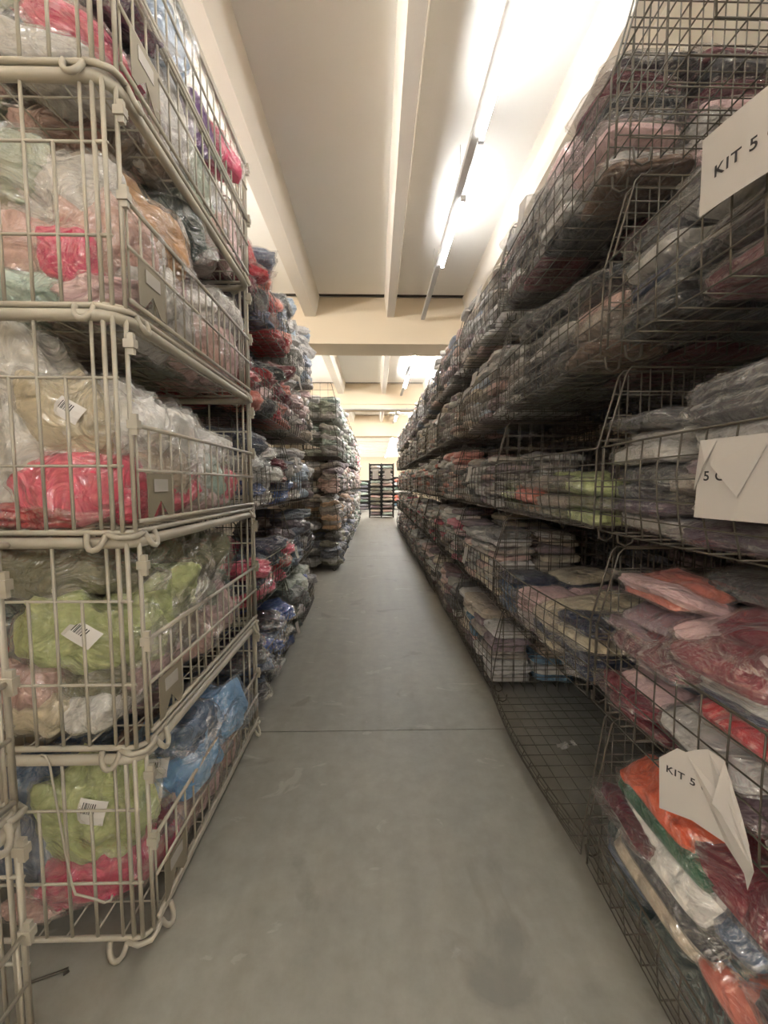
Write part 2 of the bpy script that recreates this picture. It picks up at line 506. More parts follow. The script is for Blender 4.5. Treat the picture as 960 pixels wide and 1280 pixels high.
S1X, S1Y = -0.745, 1.20
SLV = [0.030, 0.676, 1.366, 2.036, 2.690]
for k, z in enumerate(SLV):
    heavy_basket(k, (S1X + (0.0, .004, .0, -.004, .003)[k], S1Y + (0, .006, -.004, .004, 0)[k], z), 'gated stack holding pink, white and lime bags', full=(k == 4), rise=(SLV[k + 1] - z - .006) / .628 if k < 4 else 1.05)
for k, z in enumerate(SLV[:3]):
    heavy_basket(k, (-0.915, S1Y - .22 - HL, z + .01), 'beige stack in front of the gated stack', plate=False, rise=(SLV[k + 1] - z - .006) / .628)

# ------------------------------------------------------------------ light wire basket
BL, BD, BH = 1.235, 0.80, 0.60
def wire_parts(detail, bulge, fh=0.315):
    P = {}
    r = 0.0024 if detail else 0.0036
    n = 5 if detail else 3
    sy = .078 if detail else .11
    sx = .078 if detail else .13
    def fx(y, z):           # bulged front
        t = math.sin(math.pi * min(1, max(0, y / BL)))
        return -bulge * t * (0.25 + 0.75 * math.sin(math.pi * min(1, z / fh) * .75))
    ny = int(BL / sy); nx = int(BD / sx)
    yl = [BL * i / ny for i in range(ny + 1)]
    b = MB()
    for y in yl[1:-1]: b.path([(fx(y, 0), y, .012), (BD, y, .012)], r, n)
    for i in range(1, nx): b.path([(BD * i / nx, 0, .016), (BD * i / nx, BL, .016)], r, n)
    P['base_grid'] = b
    b = MB()
    for y in yl: b.path([(fx(y, z), y, z) for z in (.012, fh * .33, fh * .66, fh)], r, n)
    rows = 5 if detail else 4
    for k in range(rows):
        z = .012 + (fh - .012) * k / rows
        b.path([(fx(y, z) - .003, y, z) for y in yl[::2] + ([BL] if ny % 2 else [])], r, n)
    P['front_panel'] = b
    b = MB().path([(fx(y, fh) - .002, y, fh) for y in yl], r * 1.5, n + 1)
    P['front_rail'] = b
    for nm, y in (('end_panel', 0.003), ('end_panel.far', BL - .003)):
        b = MB()
        # slanted front edge: low at the aisle, high at the back
        edge = [(0, y, .012), (.004, y, fh), (.074, y, BH - .02), (.092, y, BH), (BD - .02, y, BH), (BD, y, BH - .02), (BD, y, .012)]
        b.path(edge, r * 1.45, n + 1)
        for i in range(1, nx):
            x = BD * i / nx
            b.path([(x, y, .012), (x, y, BH if x > .09 else .57)], r, n)
        for k in range(1, 7 if detail else 5):
            z = BH * k / (7 if detail else 5)
            b.path([(0.0 if z <= fh else .004 + .07 * (z - fh) / (BH - fh), y, z), (BD, y, z)], r, n)
        P[nm] = b
    b = MB()
    for y in yl[1:-1]: b.path([(BD, y, .012), (BD, y, BH)], r, n)
    for k in range(1, 7 if detail else 5):
        z = BH * k / (7 if detail else 5); b.path([(BD, 0, z), (BD, BL, z)], r, n)
    b.path([(BD, 0, BH), (BD, BL, BH)], r * 1.4, n)
    P['back_panel'] = b
    k = 0
    for x in (.07, BD - .07):
        for y in (.04, BL - .04):
            b = MB().path([(x - .03, y, .012), (x - .025, y, -.028), (x, y, -.040), (x + .025, y, -.028), (x + .03, y, .012)], r * 1.6, n + 1)
            P['foot_loop.%d' % k] = b; k += 1
    return {kk: m.mesh(kk.split('.')[0], MAT['wire'], detail) for kk, m in P.items()}
WM = {(d, bl): wire_parts(d, bl) for d in (True, False) for bl in (0.012, 0.05)}
WM[(True, 'bent')] = wire_parts(True, 0.06, 0.10)       # front sagged almost flat
WM[(True, 'low')] = wire_parts(True, 0.03, 0.21)
ND = ['lowest', 'second', 'third', 'fourth', 'top']
def wire_basket(level, side, xf, y0, z0, stack, detail, bulge=0.012, tilt=0.0):
    if side > 0: loc, rz = (xf, y0, z0), 0
    else: loc, rz = (xf, y0 + BL, z0), math.pi
    root = link('wire_basket', None, loc=loc, rot=(tilt, 0, rz))
    tag(root, 'grey wire basket with low front, %s of the %s' % (ND[level], stack), 'basket', 'wire baskets stacked along the aisle')
    for k, me in WM[(detail, bulge)].items():
        link(k.split('.')[0], me, root)
    return root

WZ = [0.045, 0.700, 1.358, 2.010, 2.655]
rng = random.Random(11)
ORD = ['first', 'second', 'third', 'fourth', 'fifth', 'sixth', 'seventh', 'eighth', 'ninth', 'tenth', 'eleventh', 'twelfth', 'thirteenth']
RIGHT = []      # (y0, xf, description)
y = 0.20
for i in range(11):
    d = ['note-hung wire stack', 'stack with empty bottom basket'][i] if i < 2 else '%s stack past empty basket' % ORD[i - 2]
    RIGHT.append((y, 0.835 + rng.uniform(-.012, .012) - 0.006 * i, d)); y += BL + .035
LEFT = []
y = 2.47
for i in range(2):
    LEFT.append((y, -0.80 + rng.uniform(-.01, .01), ['wire stack adjoining gated stack', 'second stack past gated stack'][i])); y += BL + .035
y = 6.82
for i in range(8):
    LEFT.append((y, -0.685 + rng.uniform(-.015, .015), '%s stack past the gap' % ORD[i])); y += BL + .035
for i, (y0, xf, d) in enumerate(RIGHT):
    for k in range(5):
        j = rng.uniform(-.015, .015)
        wire_basket(k, 1, xf + j * .6, y0 + j, WZ[k], d, i < 4, 'bent' if (i, k) == (1, 0) else 'low' if (i, k) == (0, 0) else 0.05 if (i > 1 or (i, k) in ((1, 1), (1, 2), (0, 2))) else 0.012)
for i, (y0, xf, d) in enumerate(LEFT):
    for k in range(5):
        j = rng.uniform(-.015, .015)
        wire_basket(k, -1, xf + j * .6, y0 + j, WZ[k], d, i < 2, 0.05 if k != 4 else .012)

# ------------------------------------------------------------------ garment shapes
def grid_faces(nu, nv):
    f = []
    for j in range(nv - 1):
        for i in range(nu):
            a = j * nu + i; b = j * nu + (i + 1) % nu
            f.append((a, b, b + nu, a + nu))
    f.append(tuple(reversed(range(nu))))
    f.append(tuple((nv - 1) * nu + i for i in range(nu)))
    return f
def waves(p, rs, n, f0, f1, ridge):
    out = np.zeros(len(p))
    for _ in range(n):
        fr = rs.uniform(f0, f1)
        d = rs.normal(size=3); d /= np.linalg.norm(d)
        ph = rs.uniform(0, 6.28)
        w = rs.normal(size=3); w /= np.linalg.norm(w)
        arg = p @ d * fr + ph + 0.9 * np.sin(p @ w * fr * .6 + ph * 2)
        s = np.sin(arg)
        out += (1 - 2 * np.abs(s)) if ridge else s
    return out / n
def sgnpow(a, e):
    return np.sign(a) * np.abs(a) ** e
def shape(seed, nu, nv, style, film=False):
    """closed pillow in a unit box; style 'lump' = rumpled bag, 'pack' = flat folded garment"""
    rs = np.random.RandomState(seed)
    th = np.arange(nu) / nu * 2 * math.pi
    ph = np.linspace(-math.pi / 2 * .93, math.pi / 2 * .93, nv)
    T, Pp = np.meshgrid(th, ph)
    T = T.ravel(); Pp = Pp.ravel()
    e1, e2 = (0.50, 0.62) if style == 'lump' else (0.34, 0.42)
    cx = sgnpow(np.cos(T), e1); sy = sgnpow(np.sin(T), e1); cp = np.abs(np.cos(Pp)) ** e2; sp = sgnpow(np.sin(Pp), 0.9 if style == 'lump' else .72)
    p = np.stack([cx * cp, sy * cp, sp], 1) * .5
    q = p * 2
    rs2 = np.random.RandomState(seed + 500)
    if style == 'lump':
        big = waves(q, rs2, 3, 1.4, 2.4, False); fold = waves(q, rs2, 3, 3, 6, True); fine = waves(q, rs2, 4, 8, 15, True)
        p *= (1 + .10 * big + .13 * fold + .04 * fine)[:, None]
        # soft folded layers: ridges running along one direction over the top
        dirn = rs2.uniform(0, 3.14); u = q[:, 0] * math.cos(dirn) + q[:, 1] * math.sin(dirn)
        p[:, 2] += .09 * (1 - 2 * np.abs(np.sin(u * rs2.uniform(2.2, 4.2) + rs2.uniform(0, 3) + .8 * big)))
        p[:, 2] += .10 * waves(q * [1, 1, 0], rs2, 3, 2, 4, False)
        p[:, 0] += rs2.uniform(-.18, .18) * q[:, 1] ; p[:, 1] += .12 * rs2.uniform(-1, 1) * q[:, 0] ** 2
        lay = rs2.randint(1, 4)
        p[:, :2] *= (1 - .09 * np.abs(np.cos(q[:, 2] * math.pi * lay / 1.6 + .4 * big)))[:, None]
    else:
        layers = rs2.randint(2, 4)
        side = np.exp(-((np.abs(q[:, 2])) / .9) ** 4)
        p[:, :2] *= (1 - .045 * side * np.abs(np.cos(q[:, 2] * math.pi * layers / 2)) + .02 * waves(q, rs2, 3, 2, 5, False))[:, None]
        p[:, 2] += .12 * waves(q * [1, 1, 0], rs2, 4, 2, 5, False) + .10 * waves(q * [1, 1, 0], rs2, 3, 4, 9, True) + .05 * waves(q * [1, 1, 0], rs2, 4, 10, 18, True)
        edge = np.clip(np.maximum(np.abs(q[:, 0]), np.abs(q[:, 1])) - .55, 0, 1)
        p[:, 2] *= 1 - .35 * edge
    if film:
        rs3 = np.random.RandomState(seed + 900)
        cr = waves(q, rs3, 4, 5, 9, True) + .6 * waves(q, rs3, 5, 11, 20, True)
        p *= (1.035 + .07 * np.clip(cr + .7, 0, 2.2) + .01 * rs3.uniform(0, 1, len(p)))[:, None]
        p[:, 2] *= 1.06
        # flattened tail of the bag past one end
        t = np.clip((q[:, 0] - .62) / .3, 0, 1)
        p[:, 0] += t * .13
        p[:, 2] *= 1 - .55 * t
        p[:, 2] += t * .12 * np.sin(q[:, 1] * 5 + seed)
    return p
def to_mesh(name, p, nu, nv, mat, smooth):
    me = bpy.data.meshes.new(name)
    me.from_pydata(p.tolist(), [], grid_faces(nu, nv))
    me.materials.append(mat)
    if smooth: me.polygons.foreach_set('use_smooth', [True] * len(me.polygons))
    me.update()
    return me
NS = 8
HU, HV = 48, 25
LU, LV = 14, 7
BAG = {}
for st in ('lump', 'pack'):
    for s in range(NS):
        BAG[st, s, 'hi'] = shape(s * 7 + 3, HU, HV, st)
        BAG[st, s, 'lo'] = shape(s * 7 + 3, LU, LV, st)
        BAG[st, s, 'film'] = shape(s * 7 + 3, HU, HV, st, True)
LOF = grid_faces(LU, LV)
GM = {}
for st in ('lump', 'pack'):
    for s in range(NS):
        GM[st, s, 'cloth'] = to_mesh('garment', BAG[st, s, 'hi'], HU, HV, MAT['cloth'], True)
        GM[st, s, 'coat'] = to_mesh('garment', BAG[st, s, 'hi'], HU, HV, MAT['bagged'], True)
        GM[st, s, 'film'] = to_mesh('plastic_bag', BAG[st, s, 'film'], HU, HV, MAT['film'], False)
def label_mesh(seed):
    """barcode sticker lying on the bag's skin, on the side that faces local -y and up"""
    p = BAG['lump', seed, 'film']
    near = p[(np.abs(p[:, 0] - .08) < .14) & (np.abs(p[:, 2] - .12) < .16) & (p[:, 1] < 0)]
    yy = np.sort(near[:, 1])[:3].mean() if len(near) else -.5
    v = []; f = []; uv = []
    for j in range(4):
        for i in range(5):
            u, w = i / 4 - .5, j / 3 - .5
            v.append((.08 + u * .26 + w * .05, yy - .012 + .05 * u * u + .10 * max(0, w), .12 + w * .24 - u * .05)); uv.append((i / 4, j / 3))
    for j in range(3):
        for i in range(4):
            f.append((j * 5 + i, j * 5 + i + 1, (j + 1) * 5 + i + 1, (j + 1) * 5 + i))
    me = bpy.data.meshes.new('barcode_label'); me.from_pydata(v, [], f); me.materials.append(MAT['barcode'])
    ul = me.uv_layers.new(name='UVMap')
    for lp in me.loops: ul.data[lp.index].uv = uv[lp.vertex_index]
    return me
LABELM = [label_mesh(s) for s in range(NS)]

# ------------------------------------------------------------------ colours
C = {
 'white': (226, 222, 214), 'cream': (214, 200, 168), 'silver grey': (176, 172, 166), 'pale grey': (196, 192, 186), 'taupe': (150, 136, 122),
 'charcoal': (66, 64, 66), 'black': (36, 35, 38), 'navy': (40, 50, 78), 'slate blue': (92, 106, 128), 'royal blue': (36, 78, 150), 'sky blue': (112, 162, 206),
 'denim blue': (74, 100, 130), 'pale blue': (170, 188, 208), 'lime green': (184, 194, 130), 'olive': (112, 110, 80), 'dark green': (40, 62, 58), 'sage': (160, 168, 148),
 'bottle green': (34, 96, 66), 'mint': (176, 198, 184), 'coral pink': (236, 92, 118), 'hot pink': (214, 50, 98), 'rose': (206, 66, 100), 'dusty pink': (204, 164, 152),
 'pale pink': (218, 182, 180), 'red': (176, 30, 40), 'dark red': (120, 22, 40), 'maroon': (92, 26, 40), 'plum': (66, 44, 66), 'mauve': (126, 100, 108),
 'purple': (110, 66, 130), 'salmon': (208, 112, 92), 'orange': (226, 92, 48), 'tan': (196, 150, 104), 'brown': (110, 84, 66), 'beige': (190, 174, 152), 'teal blue': (42, 116, 150),
}
LIN = {k: srgb(*v) for k, v in C.items()}
ITEMS = []
def add(style, c, loc, dims, rot, where, row, film=True, label=False, mat=None):
    ITEMS.append(dict(style=style, c=c, loc=Vector(loc), dims=Vector(dims), rot=Euler(rot), where=where, row=row, film=film, label=label, s=rng.randrange(NS)))

def pick(pal):
    return rng.choice(pal)

def fill_lumps(xf, y0, y1, z0, h, pal, where, row, n_y=4, depth=0.8, inset=0.0, side=-1, hvar=1, film=True):
    dz = 0.082
    nlay = max(1, round(h / dz))
    L = (y1 - y0)
    for iy in range(n_y):
        yc = y0 + L * (iy + .5) / n_y
        nl = max(1, nlay + rng.randint(-hvar, hvar))
        for k in range(nl):
            for r_, dep in enumerate((.17, .50)):
                if r_ == 1 and not (k in (0, nl - 1, nl - 2)): continue
                dx, dy, dzz = rng.uniform(.30, .38), rng.uniform(.29, .37), rng.uniform(.095, .135)
                x = xf + side * (dep + inset + rng.uniform(-.03, .03))
                z = z0 + .02 + dzz * .42 + k * dz + rng.uniform(0, .012)
                lean = side * R(rng.uniform(-4, 16)) * (1 if k else .3)
                add('lump', pick(pal), (x, yc + rng.uniform(-.04, .04), z), (dx, dy, dzz),
                    (R(rng.uniform(-12, 12)) * (1 if k else .2), -lean, R(rng.uniform(0, 360) if dx / dy < 1.08 and dy / dx < 1.08 else rng.choice((0, 180)) + rng.uniform(-20, 20))), where, row, film)

def fill_packs(xf, y0, y1, z0, h, pal, where, row, n_y=4, rows=2, tilt=0.0, side=1, hvar=1, film=True, slope=0.0, dzm=1.0, rough=1.0):
    L = y1 - y0
    for iy in range(n_y):
        yc = y0 + L * (iy + .5) / n_y
        for r_ in range(rows):
            dep = (.165, .49)[r_]
            z = z0 + .02
            top = z0 + h * (1 + slope * r_) + rng.uniform(-.03, .03) * hvar
            full = True
            k = 0
            while z < top:
                t = rng.uniform(.046, .072) * dzm
                x = xf + side * (dep + rng.uniform(-.035, .03))
                tl = tilt * min(1, k / 3.0)
                add('pack', pick(['charcoal', 'black', 'maroon', 'mauve', 'brown'] if k == 0 and z0 > 1.9 and film else pal), (x, yc + rng.uniform(-.018, .018), z + t * .5), (rng.uniform(.27, .33), L / n_y * rng.uniform(.88, 1.08), t * 1.2),
                    (R(rng.uniform(-2.5, 2.5)) * rough, side * -tl + R(rng.uniform(-3, 3)) * rough, R(rng.choice((0, 180)) + rng.uniform(-9, 9) * rough)), where, row, film)
                z += t; k += 1

# ---- the gated beige stack: hand placed bags against the wires, loose fill behind
W1 = ['lowest basket, gated stack', 'second basket, gated stack', 'third basket, gated stack', 'fourth basket, gated stack', 'top basket, gated stack']
# level, colour, centre x y z, size x y z, roll, pitch, barcode sticker
HERO = [
 (4, 'sage', -1.090, 1.36, 2.923, 0.32, 0.26, 0.23, -5, 1, 0),
 (4, 'charcoal', -1.098, 1.34, 2.798, 0.20, 0.26, 0.17, -20, -5, 0),
 (4, 'rose', -0.832, 1.36, 2.882, 0.44, 0.26, 0.14, 38, 4, 0),
 (4, 'plum', -0.863, 1.42, 3.053, 0.37, 0.26, 0.12, 30, 7, 0),
 (4, 'pale grey', -0.978, 1.33, 2.733, 0.31, 0.26, 0.13, 10, -4, 0),
 (4, 'taupe', -1.050, 1.42, 2.952, 0.27, 0.26, 0.18, 20, -6, 0),
 (4, 'pale blue', -0.800, 1.60, 3.176, 0.24, 0.30, 0.31, -10, -8, 0),
 (4, 'pale grey', -0.779, 1.62, 2.860, 0.24, 0.30, 0.35, 0, 9, 0),
 (4, 'taupe', -0.805, 1.60, 2.700, 0.24, 0.30, 0.21, -3, -7, 0),
 (4, 'sage', -0.816, 1.90, 2.830, 0.24, 0.30, 0.37, -5, 8, 0),
 (4, 'purple', -0.820, 1.92, 3.085, 0.13, 0.30, 0.15, 5, 3, 0),
 (4, 'rose', -0.789, 2.10, 3.126, 0.19, 0.30, 0.16, -4, -3, 0),
 (4, 'silver grey', -0.805, 2.08, 2.865, 0.22, 0.30, 0.36, -9, 0, 0),
 (4, 'pale pink', -0.767, 2.30, 2.867, 0.19, 0.30, 0.39, -6, -8, 0),
 (4, 'dusty pink', -0.822, 2.05, 2.675, 0.22, 0.30, 0.18, 8, 0, 0),
 (3, 'sage', -1.134, 1.36, 2.435, 0.32, 0.26, 0.23, 15, 0, 0),
 (3, 'pale grey', -0.986, 1.38, 2.389, 0.35, 0.26, 0.27, 25, -2, 0),
 (3, 'dusty pink', -1.121, 1.33, 2.221, 0.31, 0.26, 0.20, 10, -3, 0),
 (3, 'hot pink', -0.927, 1.32, 2.181, 0.20, 0.26, 0.18, 10, 1, 0),
 (3, 'dusty pink', -0.876, 1.38, 2.252, 0.21, 0.26, 0.27, -3, 12, 0),
 (3, 'mint', -1.071, 1.32, 2.081, 0.31, 0.26, 0.12, 11, 3, 0),
 (3, 'pale pink', -0.858, 1.32, 2.066, 0.23, 0.26, 0.11, -10, 11, 0),
 (3, 'tan', -0.789, 1.55, 2.408, 0.30, 0.30, 0.21, 45, 2, 0),
 (3, 'dark green', -0.889, 1.75, 2.593, 0.38, 0.30, 0.19, 35, 13, 0),
 (3, 'white', -0.802, 1.45, 2.145, 0.19, 0.30, 0.22, 0, 8, 0),
 (3, 'pale grey', -0.797, 1.60, 2.110, 0.24, 0.30, 0.24, -5, -3, 0),
 (3, 'pale pink', -0.785, 1.65, 2.255, 0.25, 0.30, 0.25, 30, -1, 0),
 (3, 'white', -0.778, 1.90, 2.303, 0.24, 0.30, 0.20, 30, 7, 0),
 (3, 'dusty pink', -0.821, 1.90, 2.122, 0.24, 0.30, 0.24, -4, -6, 0),
 (3, 'pale pink', -0.783, 2.15, 2.168, 0.21, 0.30, 0.32, 5, 1, 0),
 (3, 'pale grey', -0.774, 2.20, 2.394, 0.24, 0.30, 0.19, 30, -8, 0),
 (2, 'white', -1.187, 1.36, 1.803, 0.32, 0.26, 0.35, -3, 10, 0),
 (2, 'white', -1.165, 1.33, 1.536, 0.31, 0.26, 0.37, 10, 1, 0),
 (2, 'cream', -0.972, 1.31, 1.690, 0.32, 0.26, 0.24, 22, 8, 1),
 (2, 'white', -0.862, 1.40, 1.692, 0.27, 0.26, 0.21, 30, -2, 0),
 (2, 'coral pink', -0.984, 1.30, 1.475, 0.33, 0.26, 0.25, -12, 5, 0),
 (2, 'red', -1.098, 1.33, 1.355, 0.43, 0.26, 0.10, 1, 11, 0),
 (2, 'coral pink', -0.861, 1.40, 1.399, 0.15, 0.26, 0.12, -3, 5, 0),
 (2, 'white', -0.812, 1.60, 1.708, 0.38, 0.30, 0.22, 35, 6, 0),
 (2, 'pale grey', -0.795, 1.85, 1.691, 0.44, 0.30, 0.28, 35, -3, 0),
 (2, 'white', -0.760, 2.05, 1.654, 0.26, 0.30, 0.26, 35, -1, 0),
 (2, 'beige', -0.813, 1.50, 1.515, 0.23, 0.30, 0.23, -3, 0, 0),
 (2, 'pale grey', -0.828, 1.75, 1.487, 0.23, 0.30, 0.26, -11, -6, 0),
 (2, 'mint', -0.817, 1.95, 1.489, 0.17, 0.30, 0.21, -11, 6, 0),
 (2, 'coral pink', -0.784, 2.10, 1.470, 0.18, 0.30, 0.18, 8, 0, 0),
 (2, 'coral pink', -0.823, 1.60, 1.438, 0.14, 0.30, 0.14, 4, 9, 0),
 (2, 'pale pink', -0.819, 1.80, 1.379, 0.31, 0.30, 0.14, 8, 7, 0),
 (1, 'olive', -1.079, 1.36, 1.166, 0.47, 0.26, 0.17, 8, -4, 0),
 (1, 'lime green', -0.844, 1.55, 1.025, 0.37, 0.30, 0.33, 20, 13, 0),
 (1, 'lime green', -0.985, 1.31, 0.972, 0.38, 0.26, 0.26, 25, -2, 1),
 (1, 'dark green', -1.205, 1.38, 0.947, 0.27, 0.26, 0.30, 40, -6, 0),
 (1, 'red', -1.272, 1.34, 0.935, 0.14, 0.26, 0.17, 1, -2, 0),
 (1, 'dusty pink', -1.169, 1.31, 0.779, 0.25, 0.26, 0.21, 8, 12, 0),
 (1, 'cream', -1.120, 1.29, 0.663, 0.25, 0.26, 0.13, -5, 6, 0),
 (1, 'white', -0.952, 1.29, 0.669, 0.19, 0.26, 0.13, -10, 0, 0),
 (1, 'olive', -0.976, 1.38, 0.783, 0.27, 0.26, 0.21, 20, -3, 0),
 (1, 'pale pink', -0.847, 1.45, 0.731, 0.34, 0.30, 0.16, -25, 3, 0),
 (1, 'olive', -0.854, 1.70, 1.070, 0.33, 0.30, 0.33, 25, 5, 0),
 (1, 'olive', -0.839, 1.95, 1.072, 0.33, 0.30, 0.38, 30, 10, 0),
 (1, 'sage', -0.838, 1.85, 0.958, 0.36, 0.30, 0.24, 20, 2, 0),
 (1, 'taupe', -0.845, 1.60, 0.859, 0.21, 0.30, 0.14, 8, 9, 0),
 (1, 'pale pink', -0.827, 2.00, 0.810, 0.26, 0.30, 0.26, -6, 2, 0),
 (1, 'dusty pink', -0.836, 1.75, 0.764, 0.26, 0.30, 0.19, -9, -7, 0),
 (1, 'lime green', -0.891, 1.44, 0.952, 0.22, 0.26, 0.34, 10, -1, 0),
 (0, 'lime green', -0.971, 1.32, 0.349, 0.35, 0.26, 0.32, 0, 0, 1),
 (0, 'denim blue', -1.211, 1.38, 0.394, 0.24, 0.26, 0.21, 12, 10, 0),
 (0, 'navy', -1.320, 1.40, 0.302, 0.21, 0.26, 0.27, 7, -1, 0),
 (0, 'slate blue', -1.195, 1.33, 0.209, 0.23, 0.26, 0.20, -9, 2, 0),
 (0, 'rose', -1.004, 1.33, 0.098, 0.40, 0.26, 0.22, -14, -3, 0),
 (0, 'rose', -1.084, 1.30, 0.020, 0.20, 0.26, 0.18, 30, 1, 0),
 (0, 'dark red', -0.884, 1.50, 0.158, 0.19, 0.30, 0.16, 2, -8, 0),
 (0, 'rose', -0.872, 1.42, 0.099, 0.18, 0.26, 0.15, -20, -7, 0),
 (0, 'dusty pink', -1.157, 1.28, -0.085, 0.25, 0.26, 0.07, -1, 14, 0),
 (0, 'sky blue', -0.809, 1.62, 0.288, 0.41, 0.30, 0.28, -14, -6, 1),
 (0, 'sky blue', -0.811, 1.85, 0.363, 0.30, 0.30, 0.25, 5, 1, 1),
 (0, 'denim blue', -0.853, 1.65, 0.412, 0.25, 0.30, 0.21, 11, 13, 0),
 (0, 'pale pink', -0.819, 1.70, 0.057, 0.18, 0.30, 0.26, -2, -8, 0),
 (0, 'dusty pink', -0.859, 1.60, 0.051, 0.17, 0.30, 0.24, -2, 1, 0),
 (0, 'dusty pink', -0.810, 1.95, 0.044, 0.17, 0.30, 0.25, -2, -4, 0),
]
for lv, c, x, y_, z, dx, dy, dz, roll, pitch, lab in HERO:
    z += .07
    if y_ < 1.45: dy = .21
    y_ = max(y_, S1Y + .56 * dy + .012)
    hx = (abs(dx * math.cos(R(roll))) + abs(dz * math.sin(R(roll)))) * .55
    x = min(x, S1X - hx + (.0 if z - SLV[lv] < .36 else .05) + (.10 if c == 'sky blue' else 0))
    z = max(z, SLV[lv] + .04 + (abs(dz * math.cos(R(roll))) + abs(dx * math.sin(R(roll)))) * .42)
    add('lump', c, (x, y_, z), (dx, dy, dz), (R(pitch), R(roll), 0), W1[lv], 'L', True, lab)
FILL1 = [(['denim blue', 'slate blue', 'pale pink', 'dusty pink', 'pale grey'], .20), (['olive', 'sage', 'taupe', 'pale pink', 'dark green'], .30),
         (['white', 'pale grey', 'cream', 'pale pink'], .30), (['pale grey', 'dusty pink', 'sage', 'taupe', 'pale pink'], .30), (['pale grey', 'dusty pink', 'taupe', 'sage', 'charcoal'], .30)]
for k, (pal, h) in enumerate(FILL1):
    fill_lumps(S1X - .10, S1Y + .22, S1Y + HL - .02, SLV[k] + .01, h, pal, W1[k], 'L', n_y=3, inset=.05)

# ---- wire stacks on the lit side of the aisle
LP = [
 [(['royal blue', 'navy', 'royal blue', 'slate blue', 'charcoal'], .36), (['navy', 'coral pink', 'red', 'salmon', 'plum'], .30), (['navy', 'royal blue', 'pale grey', 'navy', 'dark red'], .38),
  (['dark red', 'charcoal', 'red', 'pale pink', 'salmon', 'black'], .42), (['red', 'salmon', 'charcoal', 'dark red', 'slate blue'], .40)],
 [(['royal blue', 'sage', 'charcoal', 'olive', 'dark green', 'pale grey'], .42), (['slate blue', 'plum', 'silver grey', 'slate blue'], .42), (['silver grey', 'pale grey', 'pale blue', 'mauve'], .44),
  (['taupe', 'dusty pink', 'silver grey', 'beige', 'pale pink'], .46), (['pale blue', 'pale grey', 'silver grey', 'pale blue'], .58)],
]
LPF = [(['charcoal', 'slate blue', 'silver grey', 'navy', 'olive'], .42), (['brown', 'tan', 'taupe', 'pale grey', 'beige'], .46), (['dusty pink', 'taupe', 'beige', 'mauve', 'silver grey'], .48),
       (['sage', 'pale grey', 'silver grey', 'mint', 'sage'], .52), (['sage', 'mint', 'pale grey'], .34)]
LPE = [(['dark green', 'white', 'sage', 'bottle green'], .4), (['white', 'pale grey', 'sage'], .42), (['pale pink', 'dusty pink', 'taupe'], .46), (['pale pink', 'rose', 'sage', 'dusty pink'], .5), (['pale pink', 'sage', 'white'], .26)]
for i, (y0, xf, d) in enumerate(LEFT):
    pals = LP[i] if i < 2 else (LPE if i >= 6 else LPF)
    for k, (pal, h) in enumerate(pals):
        fill_lumps(xf + .035, y0 + .02, y0 + BL - .02, WZ[k] + .01, h, pal, '%s basket, %s' % (ND[k], d), 'L', n_y=4, film=i < 1)

# ---- wire stacks on the shaded side
SIL = ['silver grey', 'pale grey', 'taupe', 'charcoal', 'mauve', 'silver grey', 'dusty pink', 'beige']
RP = [
 [(['dark green', 'silver grey', 'beige', 'charcoal', 'maroon', 'slate blue', 'charcoal', 'taupe'], .36, R(26)),
  (['charcoal', 'pale pink', 'maroon', 'mauve', 'navy', 'dusty pink', 'pale grey', 'charcoal', 'taupe', 'dark red'], .42, R(24)),
  (['mauve', 'silver grey', 'charcoal', 'plum', 'taupe', 'silver grey'], .38, R(3)),
  (['black', 'navy', 'pale pink', 'dusty pink', 'pale grey', 'charcoal', 'mauve'], .34, R(4)), None],
 [None, (['cream', 'denim blue', 'beige', 'pale pink', 'navy', 'pale grey'], .20, R(6)), (['salmon', 'lime green', 'olive', 'taupe', 'pale grey'], .19, R(2)),
  (['silver grey', 'black', 'dusty pink', 'pale grey', 'charcoal', 'taupe'], .36, R(3)), (['pale grey', 'black', 'pale pink', 'silver grey', 'maroon', 'charcoal'], .42, R(2))],
 [(SIL + ['teal blue', 'beige'], .42, R(3)), (SIL + ['cream'], .46, R(3)), (SIL, .36, R(3)), (SIL + ['pale blue'], .44, R(3)), (SIL + ['charcoal', 'slate blue'], .44, R(2))],
]
RPF = [(SIL + ['pale pink', 'maroon', 'charcoal'], .40, R(4)), (SIL + ['pale pink', 'brown', 'rose'], .46, R(4)), (SIL + ['dusty pink', 'salmon'], .46, R(4)), (SIL + ['taupe', 'pale grey'], .48, R(4)), (SIL + ['mauve', 'slate blue'], .46, R(4))]
for i, (y0, xf, d) in enumerate(RIGHT):
    pals = RP[i] if i < 3 else RPF
    for k, e in enumerate(pals):
        if e is None: continue
        pal, h, tl = e
        fill_packs(xf + .01, y0 + .02, y0 + BL - .02, WZ[k] + .005, h, pal, '%s basket, %s' % (ND[k], d), 'R', rows=2 if i < 4 else 1, tilt=tl,
                   film=i < 2, hvar=1.5 if i < 3 else 2.5, rough=1.0 if i < 3 else 2.0, slope=.15 if i == 0 and k < 2 else 0)

